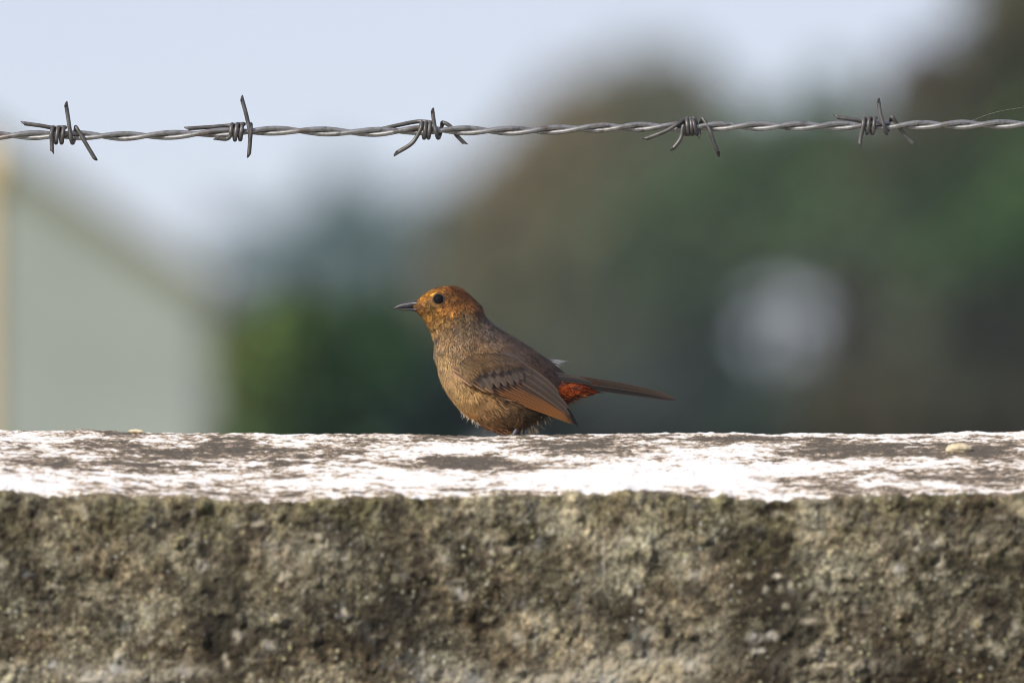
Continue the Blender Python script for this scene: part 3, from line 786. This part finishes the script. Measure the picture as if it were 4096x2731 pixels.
# feathers on breast, flank and face sweep a little downwards on the viewer's side
sweep = 0.16 * np.sin(th) * np.sin(np.clip(u / NU, 0, 1) * math.pi)
for q in range(NB):
    fan = (q / (NB - 1) - 0.5) * 0.62 + 0.10 * rg.normal(size=len(u)) + sweep
    d = a * np.cos(fan)[:, None] + b * np.sin(fan)[:, None]
    d = d * np.cos(lift)[:, None] + n * np.sin(lift)[:, None]
    sd2 = np.cross(n, d); sd2 /= np.linalg.norm(sd2, axis=1)[:, None]
    root = P - n * 0.0005 - a * 0.0012 + b * (fan * 0.0012)[:, None]
    lq = ln * (0.72 + 0.4 * rg.random(len(u))) * (1 - 0.25 * np.abs(fan))
    cq = base * (1 + 0.09 * rg.normal(size=(len(u), 1))).clip(0.45, 1.8)
    v, f, c = strands(root, d, sd2, n, lq, (0.00026 + 0.00018 * rg.random(len(u))) * (1 - 0.35 * head), cq, 0.10)
    VV.append(v); FF.append(f + off); CC.append(c); off += len(v)
plum = mesh_obj('plumage', np.vstack(VV), np.vstack(FF), M_PLUME, bird, smooth=False, color=np.vstack(CC))
props(plum, kind='stuff')

def wisps(name, src, n, spread, width, colr, seed, label=None, yj=0.006):
    """loose downy barbs; src = list of (px0,py0,px1,py1) root and tip"""
    r2 = np.random.default_rng(seed); VV, FF, CC, o = [], [], [], 0
    for (x0, y0, x1, y1) in src:
        j = r2.normal(size=(n, 2)) * spread
        yy = Y_BIRD + r2.uniform(-yj, yj, n)
        A = at(x0 + j[:, 0] * 0.6, y0 + j[:, 1] * 0.6, yy)
        t = 0.55 + 0.6 * r2.random(n)
        B = at(x0 + (x1 - x0) * t + j[:, 1] * 1.3, y0 + (y1 - y0) * t + j[:, 0] * 1.3, yy + 0.002 * r2.normal(size=n))
        d = B - A; L = np.linalg.norm(d, axis=1); d /= L[:, None]
        vw = np.array([0.0, 1.0, 0.0]); s = np.cross(d, vw); s /= np.linalg.norm(s, axis=1)[:, None]
        cq = np.asarray(colr) * (1 + 0.2 * r2.normal(size=(n, 1))).clip(0.5, 1.5)
        v, f, c = strands(A, d, s, np.array([0, 0, 1.0]) * np.ones((n, 1)), L, np.full(n, width), cq, 0.05)
        VV.append(v); FF.append(f + o); CC.append(c); o += len(v)
    w = mesh_obj(name, np.vstack(VV), np.vstack(FF), M_PLUME, bird, smooth=False, color=np.vstack(CC))
    props(w, label=label, kind='stuff')
wisps('rump_down', [(2194, 1440, 2262, 1443), (2200, 1446, 2250, 1456), (2210, 1455, 2240, 1468)], 11, 3, 0.00016, (0.26, 0.27, 0.30), 3, 'white downy tuft on the rump', 0.003)
wisps('belly_down', [(1852, 1640, 1845, 1664), (1868, 1655, 1868, 1680), (1888, 1672, 1892, 1696), (1905, 1684, 1908, 1700)], 12, 6, 0.00022, (0.55, 0.50, 0.40), 4, 'white downy fringe on the belly', 0.008)
wisps('vent_down', [(2190, 1652, 2212, 1672), (2170, 1668, 2192, 1692), (2150, 1684, 2168, 1712), (2132, 1700, 2146, 1732), (2112, 1706, 2122, 1744), (2085, 1708, 2090, 1745), (2210, 1640, 2214, 1660)], 40, 9, 0.00026, (0.13, 0.105, 0.07), 5, None, 0.011)
wisps('undertail_down', [(2262, 1600, 2300, 1604), (2290, 1592, 2325, 1590), (2315, 1580, 2348, 1582), (2250, 1606, 2284, 1616)], 26, 6, 0.00022, (0.15, 0.05, 0.012), 6, None, 0.006)
wisps('belly_fringe', [(1935, 1696, 1968, 1722), (1965, 1706, 2000, 1733), (1995, 1712, 2030, 1740), (1915, 1686, 1945, 1708), (2025, 1714, 2050, 1742)], 44, 8, 0.00030, (0.17, 0.075, 0.022), 7, None, 0.010)

# ---- feathers of wing and tail
def feather(name, parent, base, tip, width, ys, cols, bend=0.0, lead=0.42, n=14, tipr=5.0, camber=0.00008, uvec=None, ew=0.35):
    """base/tip (px), width px, ys = (y at base, y at tip) ; cols = (leading edge, centre, trailing edge) ; blade runs from -1 (lower/leading) to 1"""
    b0, b1 = np.array(base, float), np.array(tip, float)
    ax = b1 - b0; L = np.linalg.norm(ax); ax /= L
    pr = np.array([ax[1], -ax[0]])            # towards upper side (image up is -y)
    if pr[1] > 0: pr = -pr
    t = np.linspace(0, 1, n); A = np.linspace(-1, 1, 9)
    wt = np.minimum(1, (t / 0.16 + 0.12)) * np.sqrt(np.clip(1 - t ** tipr, 0, 1)) * (1 - 0.22 * t)
    wt[-1] = 0.0
    ctr = b0 + ax * (t * L)[:, None] + pr * (bend * L * 4 * t * (1 - t))[:, None]
    off = np.where(A < 0, A * lead * 2, A * (1 - lead) * 2) * width * 0.5
    XY = ctr[:, None] + pr[None, None] * (wt[:, None] * off[None])[..., None]
    yy = ys[0] + (ys[1] - ys[0]) * t
    YY = yy[:, None] + camber * (A[None] ** 2) - 0.00022 * np.exp(-(A[None] / 0.12) ** 2)
    if uvec is not None:                       # blade turned towards the horizontal: width goes into depth
        YY = YY - (A[None] * wt[:, None]) * uvec
    V = at(XY[..., 0], XY[..., 1], YY).reshape(-1, 3)
    c0, c1, c2_ = (np.asarray(c, float) for c in cols)
    f = A[None, :, None]
    C = np.where(f < -0.05, c1 + (c0 - c1) * np.clip((-f - ew) / 0.25, 0, 1), c1 + (c2_ - c1) * np.clip((f - 0.55) / 0.4, 0, 1))
    C = np.broadcast_to(C, (n, 9, 3)).reshape(-1, 3)
    U = np.stack(np.broadcast_arrays(A[None], (t * L * KB)[:, None]), -1).reshape(-1, 2)
    return mesh_obj(name, V, grid_faces(n, 9), M_FEATHER, parent, color=C, uv=U)

y0w = surf_y(*c2(900, 800), Y_BIRD - 0.02)
def wing_y(p, lift):
    x, y = p
    f = np.clip(((x - 1830) * 0.88 + (y - 1500) * 0.47) / 520, 0, 1)
    pl = (Y_BIRD - 0.0235) + f ** 1.4 * 0.0125
    s = surf_y(x, y, 1.0)
    return min(pl, s - 0.0008) - lift * 0.55
def wf(name, parent, b, t, width, lift, cols, **kw):
    b, t = c2(*b), c2(*t)
    feather(name, parent, b, t, width / 3.136, (wing_y(b, lift), wing_y(t, lift)), cols, **kw)
wing = child_empty('wing', bird)
RUF, RUFD, DKB, MID, EDG = srgb(174, 110, 42), srgb(132, 84, 42), srgb(58, 46, 38), srgb(98, 80, 66), srgb(138, 112, 88)
NP = 10
for i in range(NP):                            # primaries and secondaries, lower ones lie deepest
    f = i / (NP - 1)
    b_ = (820 + 470 * f, 965 - 105 * f)
    t_ = (2035 - 50 * f - 55 * f * f, 1400 - 130 * f)
    edge = RUF * (1 - 0.22 * f) * (0.9 + 0.2 * (i % 2))
    wf('flight_feather', wing, b_, t_, 84, 0.0002 + 0.00030 * i, (edge, DKB * 0.9, DKB), bend=-0.030 - 0.012 * f if False else 0.020 - 0.010 * f, lead=0.40, n=20, tipr=7, ew=0.64)
for j, (b_, t_, w_) in enumerate([((1290, 800), (1985, 1300), 105), ((1320, 745), (1955, 1205), 125), ((1360, 690), (1840, 1040), 130)]):
    wf('tertial_feather', wing, b_, t_, w_, 0.0036 + 0.0005 * j, (srgb(92, 74, 60), srgb(62, 51, 45), srgb(92, 76, 62)), bend=0.035, lead=0.45, n=18)
for j, (b_, t_) in enumerate([((640, 800), (940, 1000)), ((690, 770), (1020, 1010))]):
    wf('primary_covert', wing, b_, t_, 95, 0.0030 + 0.0004 * j, (srgb(140, 105, 66), srgb(92, 72, 54), srgb(80, 66, 54)), bend=0.02)
GC = [((690, 660), (900, 950)), ((760, 640), (1000, 955)), ((830, 620), (1090, 945)), ((900, 605), (1180, 930)), ((970, 590), (1265, 912)), ((1040, 585), (1340, 885)), ((1100, 585), (1395, 845))]
for j, (b_, t_) in enumerate(GC):
    wf('greater_covert', wing, b_, t_, 135, 0.0036 + 0.0003 * j, (srgb(98, 79, 63), srgb(72, 60, 52), srgb(64, 54, 47)), bend=0.05, tipr=4, ew=0.6)
for j, (b_, t_) in enumerate([((1090, 560), (1500, 790)), ((1060, 545), (1430, 700))]):
    wf('median_covert', wing, b_, t_, 140, 0.0062 + 0.0004 * j, (srgb(100, 84, 72), srgb(66, 58, 54), srgb(80, 68, 60)), bend=0.05, tipr=4)
MC = [((680, 590), (800, 790)), ((760, 570), (890, 790)), ((840, 555), (990, 780)), ((920, 540), (1090, 770)), ((1000, 535), (1190, 745))]
for j, (b_, t_) in enumerate(MC):
    wf('median_covert', wing, b_, t_, 130, 0.0060 + 0.0003 * j, (srgb(100, 80, 63), srgb(78, 64, 54), srgb(72, 60, 52)), bend=0.05, tipr=4, ew=0.6)
wf('alula_feather', wing, (505, 735), (748, 926), 88, 0.0045, (srgb(178, 138, 98), srgb(126, 98, 76), srgb(150, 116, 84)), bend=0.035, tipr=3, n=16)
wf('alula_feather', wing, (500, 690), (655, 795), 66, 0.0052, (srgb(170, 132, 94), srgb(120, 94, 74), srgb(130, 100, 76)), bend=0.03, tipr=3)

# soft barbs that blur the small coverts into the shoulder
def patch(name, parent, poly, n, dirpx, length, width, lift, seed, tint=1.0):
    r2 = np.random.default_rng(seed)
    Q = np.array([c2(*q) for q in poly]); lo, hi = Q.min(0), Q.max(0)
    X = r2.uniform(lo[0], hi[0], n * 4); Yp = r2.uniform(lo[1], hi[1], n * 4)
    k = in_poly(X, Yp, Q); X, Yp = X[k][:n], Yp[k][:n]
    yy = np.array([wing_y((a_, b_), lift) for a_, b_ in zip(X, Yp)])
    A = at(X, Yp, yy)
    ph_ = math.atan2(dirpx[1], dirpx[0]) + 0.22 * r2.normal(size=len(X)) + 0.5 * (vnoise(X / 14.0, Yp / 14.0, seed) - 0.5)
    L = length * (0.6 + 0.8 * r2.random(len(X)))
    d = np.stack([np.cos(ph_), -0.10 + 0.05 * r2.normal(size=len(X)), -np.sin(ph_)], 1); d /= np.linalg.norm(d, axis=1)[:, None]
    nn = np.tile([0.0, -1.0, 0.15], (len(X), 1)); sd3 = np.cross(nn, d); sd3 /= np.linalg.norm(sd3, axis=1)[:, None]
    cq = paint(A) * tint * (1 + 0.22 * r2.normal(size=(len(X), 1))).clip(0.4, 1.7) * (0.75 + 0.5 * vnoise(X / 9.0, Yp / 9.0, seed + 1))[:, None]
    v, f, c = strands(A, d, sd3, nn, L, np.full(len(X), width), cq, 0.12)
    o = mesh_obj(name, v, f, M_PLUME, parent, smooth=False, color=c); props(o, kind='stuff')
patch('covert_plumage', wing, [(560, 640), (700, 540), (900, 500), (1120, 520), (1330, 590), (1220, 620), (1080, 610), (940, 630), (800, 660), (650, 720)], 1000, (0.62, 0.78), 0.0056, 0.00042, 0.0085, 41, 0.74)
patch('covert_plumage', wing, [(540, 690), (640, 660), (760, 720), (720, 800), (620, 780)], 160, (0.72, 0.68), 0.0046, 0.00034, 0.0080, 42, 0.8)

fw = child_empty('wing', bird)
for b_, t_, w_, dy in [((1500, 900), (2098, 1444), 100, 0.014), ((1550, 880), (2060, 1380), 100, 0.013)]:
    b2, t2 = c2(*b_), c2(*t_)
    feather('flight_feather', fw, b2, t2, w_ / 3.136, (Y_BIRD + dy, Y_BIRD + dy - 0.004), (DKB * 1.2, DKB, DKB), bend=0.03, tipr=3)

def c3(x, y): return (2100 + x / 3.618, 1380 + y / 3.618)
tail = child_empty('tail', bird)
TD, TE = srgb(32, 28, 27), srgb(96, 82, 72)
TF = [  # base, tip, width, y offsets (mm at base, tip), depth turn (mm)
    ((430, 560), (2140, 800), 95, (4, 3), 2), ((450, 500), (2200, 800), 120, (1, 0.5), 2), ((460, 520), (2196, 806), 105, (-1.5, -1.5), 2),
    ((480, 550), (2165, 800), 95, (-4, -3), 2), ((520, 575), (2125, 800), 80, (-6, -4.5), 2)]
for j, (b_, t_, w_, (ya, yb), tw) in enumerate(TF):
    feather('tail_feather', tail, c3(*b_), c3(*t_), 1.18 * w_ / 3.618, (Y_BIRD + ya / 1000, Y_BIRD + yb / 1000), (TE * (0.75 + 0.08 * j), TD, TE * 0.9), bend=0.030 - 0.004 * j, n=20, tipr=9, camber=0.0003, uvec=tw / 1000, ew=0.68)
for j, (b_, t_, w_, ya, yb) in enumerate([((330, 440), (900, 530), 100, -9.5, -7.5), ((380, 480), (1000, 560), 90, -10.2, -7.2), ((300, 420), (760, 500), 90, -10.0, -8.4)]):
    feather('tail_covert', tail, c3(*b_), c3(*t_), w_ / 3.618, (Y_BIRD + ya / 1000, Y_BIRD + yb / 1000), (TE * 0.6, TD * 0.9, TE * 0.5), bend=0.02, n=14, tipr=4, ew=0.7)

# ---- bill
def loft(stations, ny=18, e=1.0):
    """stations: (top px,py, bottom px,py, half width mm)"""
    s = catmull(np.array(stations, float), 28)
    T, B = at(s[:, 0], s[:, 1], Y_BIRD), at(s[:, 2], s[:, 3], Y_BIRD)
    th = np.linspace(0, 2 * math.pi, ny, endpoint=False)
    c, sn = np.cos(th), np.sin(th)
    V = ((T + B) / 2)[:, None] + ((T - B) / 2)[:, None] * c[None, :, None]
    V[..., 1] -= (np.abs(s[:, 4]) / 1000)[:, None] * np.sign(sn) * np.abs(sn) ** e
    F = [tuple(f) for f in grid_faces(len(s), ny, True)] + [tuple(range(ny - 1, -1, -1)), tuple(range((len(s) - 1) * ny, len(s) * ny))]
    return V.reshape(-1, 3), F
bill = child_empty('bill', bird)
mesh_obj('upper_mandible', *loft([(1571, 1236, 1571, 1237, 0.15), (1584, 1224, 1582, 1236, 0.8), (1604, 1213, 1604, 1235, 1.5), (1632, 1205, 1634, 1233, 2.3), (1660, 1200, 1664, 1231, 3.3), (1680, 1203, 1690, 1230, 5.3), (1705, 1213, 1716, 1231, 7.6), (1722, 1222, 1732, 1233, 9.0)]), M_BILL, bill)
mesh_obj('lower_mandible', *loft([(1578, 1236, 1578, 1237.5, 0.15), (1600, 1234, 1602, 1239, 0.9), (1634, 1232, 1636, 1242, 2.0), (1662, 1231, 1664, 1247, 3.1), (1688, 1231, 1692, 1246, 5.4), (1710, 1232, 1714, 1242, 7.7), (1726, 1232, 1732, 1238, 9.0)]), M_BILL, bill)
nos = at(1660, 1212, Y_BIRD - 0.0024)
def ellipsoid(c, r, nu=14, nv=20):
    th = np.linspace(0, math.pi, nu)[:, None]; ph = np.linspace(0, 2 * math.pi, nv, endpoint=False)[None, :]
    V = np.stack([np.sin(th) * np.cos(ph) * r[0], np.sin(th) * np.sin(ph) * r[1], np.cos(th) * r[2] + 0 * ph], -1).reshape(-1, 3) + np.asarray(c)
    return V, grid_faces(nu, nv, True)
mesh_obj('nostril', *ellipsoid(nos, (0.0009, 0.0004, 0.0004)), M_EYE, bill)

# ---- eyes
ey = surf_y(1755, 1197, Y_BIRD - 0.009)
for s in (1, -1):
    yc = (ey + 0.0014) if s > 0 else (2 * Y_BIRD - ey - 0.0014)
    c = at(1755, 1197, yc)
    eye = mesh_obj('eye', *ellipsoid(c, (0.0033, 0.0033, 0.0033), 24, 32), M_EYE, bird)
    a_ = np.linspace(0, 2 * math.pi, 41)[:-1]
    ring = np.stack([c[0] + 0.0033 * np.cos(a_), np.full(40, yc - s * 0.0014), c[2] + 0.0031 * np.sin(a_)], 1)
    ring = np.vstack([ring, ring[:2]])
    mesh_obj('eyelid', *tube_data(ring, 0.00055, 8), M_LID, eye)

# ---- legs, standing on the far slope of the wall top
for s, dx in ((-1, 0), (1, 16)):
    yl = Y_BIRD + s * 0.009
    leg = child_empty('leg', bird)
    hip, knee = at(2085 + dx, 1660, yl + s * -0.001), at(2078 + dx, 1704, yl)
    th_ = catmull([at(2068 + dx, 1640, yl), at(2074 + dx, 1672, yl), at(2076 + dx, 1694, yl), at(2066 + dx, 1708, yl)], 14)
    V, F = tube_data(th_, np.linspace(0.0068, 0.0020, 14), 16)
    mesh_obj('thigh', V, F, M_PLUME, leg, color=np.tile(srgb(96, 66, 36), (len(V), 1)))
    r3 = np.random.default_rng(60 + dx); m3 = 420
    k3 = r3.integers(0, 13, m3); T3 = th_[k3 + 1] - th_[k3]; T3 /= np.linalg.norm(T3, axis=1)[:, None]
    N3 = r3.normal(size=(m3, 3)); N3 -= T3 * (N3 * T3).sum(1)[:, None]; N3 /= np.linalg.norm(N3, axis=1)[:, None]
    rad3 = np.linspace(0.0066, 0.0020, 14)[k3]
    sd4 = np.cross(N3, T3)
    cq = srgb(84, 60, 36) * (1 + 0.25 * r3.normal(size=(m3, 1))).clip(0.4, 1.7)
    v, f, c = strands(th_[k3] + N3 * rad3[:, None], T3 * 0.97 + N3 * 0.22, sd4, N3, (0.0034 - 0.0018 * k3 / 13) * (0.6 + 0.8 * r3.random(m3)), np.full(m3, 0.0004), cq, 0.15)
    props(mesh_obj('thigh_plumage', v, f, M_PLUME, leg, smooth=False, color=c), kind='stuff')
    fx = float(at(2022 + dx, 1760, yl)[0]); fz = float(top_z(fx, yl)) + 0.0012
    foot = np.array([fx, yl, fz])
    mesh_obj('shank', *tube_data(catmull([knee, (knee + foot) / 2 + [0, 0, 0.0004], foot], 12), np.linspace(0.0018, 0.0014, 12), 10), M_LEG, leg)
    for (tx, ty) in ((-0.013, 0.001), (-0.011, -0.006), (-0.011, 0.007), (0.010, 0.000)):
        p1 = foot + np.array([tx * 0.5, ty * 0.5, 0]); p2 = foot + np.array([tx, ty, 0])
        p1[2] = float(top_z(p1[0], p1[1])) + 0.0016; p2[2] = float(top_z(p2[0], p2[1])) + 0.0008
        mesh_obj('toe', *tube_data(catmull([foot, p1, p2], 10), np.linspace(0.0011, 0.0005, 10), 8), M_LEG, leg)
props(bird, 'brown bird with rufous face and orange undertail standing on the wall top', 'bird')

# ------------------------------------------------------------------ hazy air round camera, ground and trees
hz = NT('hazy_air')
pv = hz.n('ShaderNodeVolumePrincipled')
hz.put(pv.inputs['Color'], (0.72, 0.86, 1.0)); pv.inputs['Density'].default_value = 0.0009
pv.inputs['Anisotropy'].default_value = 0.0
hz.t.links.new(pv.outputs[0], hz.out.inputs['Volume'])
haze = mesh_obj('haze', *box_data(-910, 910, -70, 1510, -1.0, 9.5), hz.m, smooth=False)
props(haze, 'pale even haze filling the air', 'haze', kind='stuff')
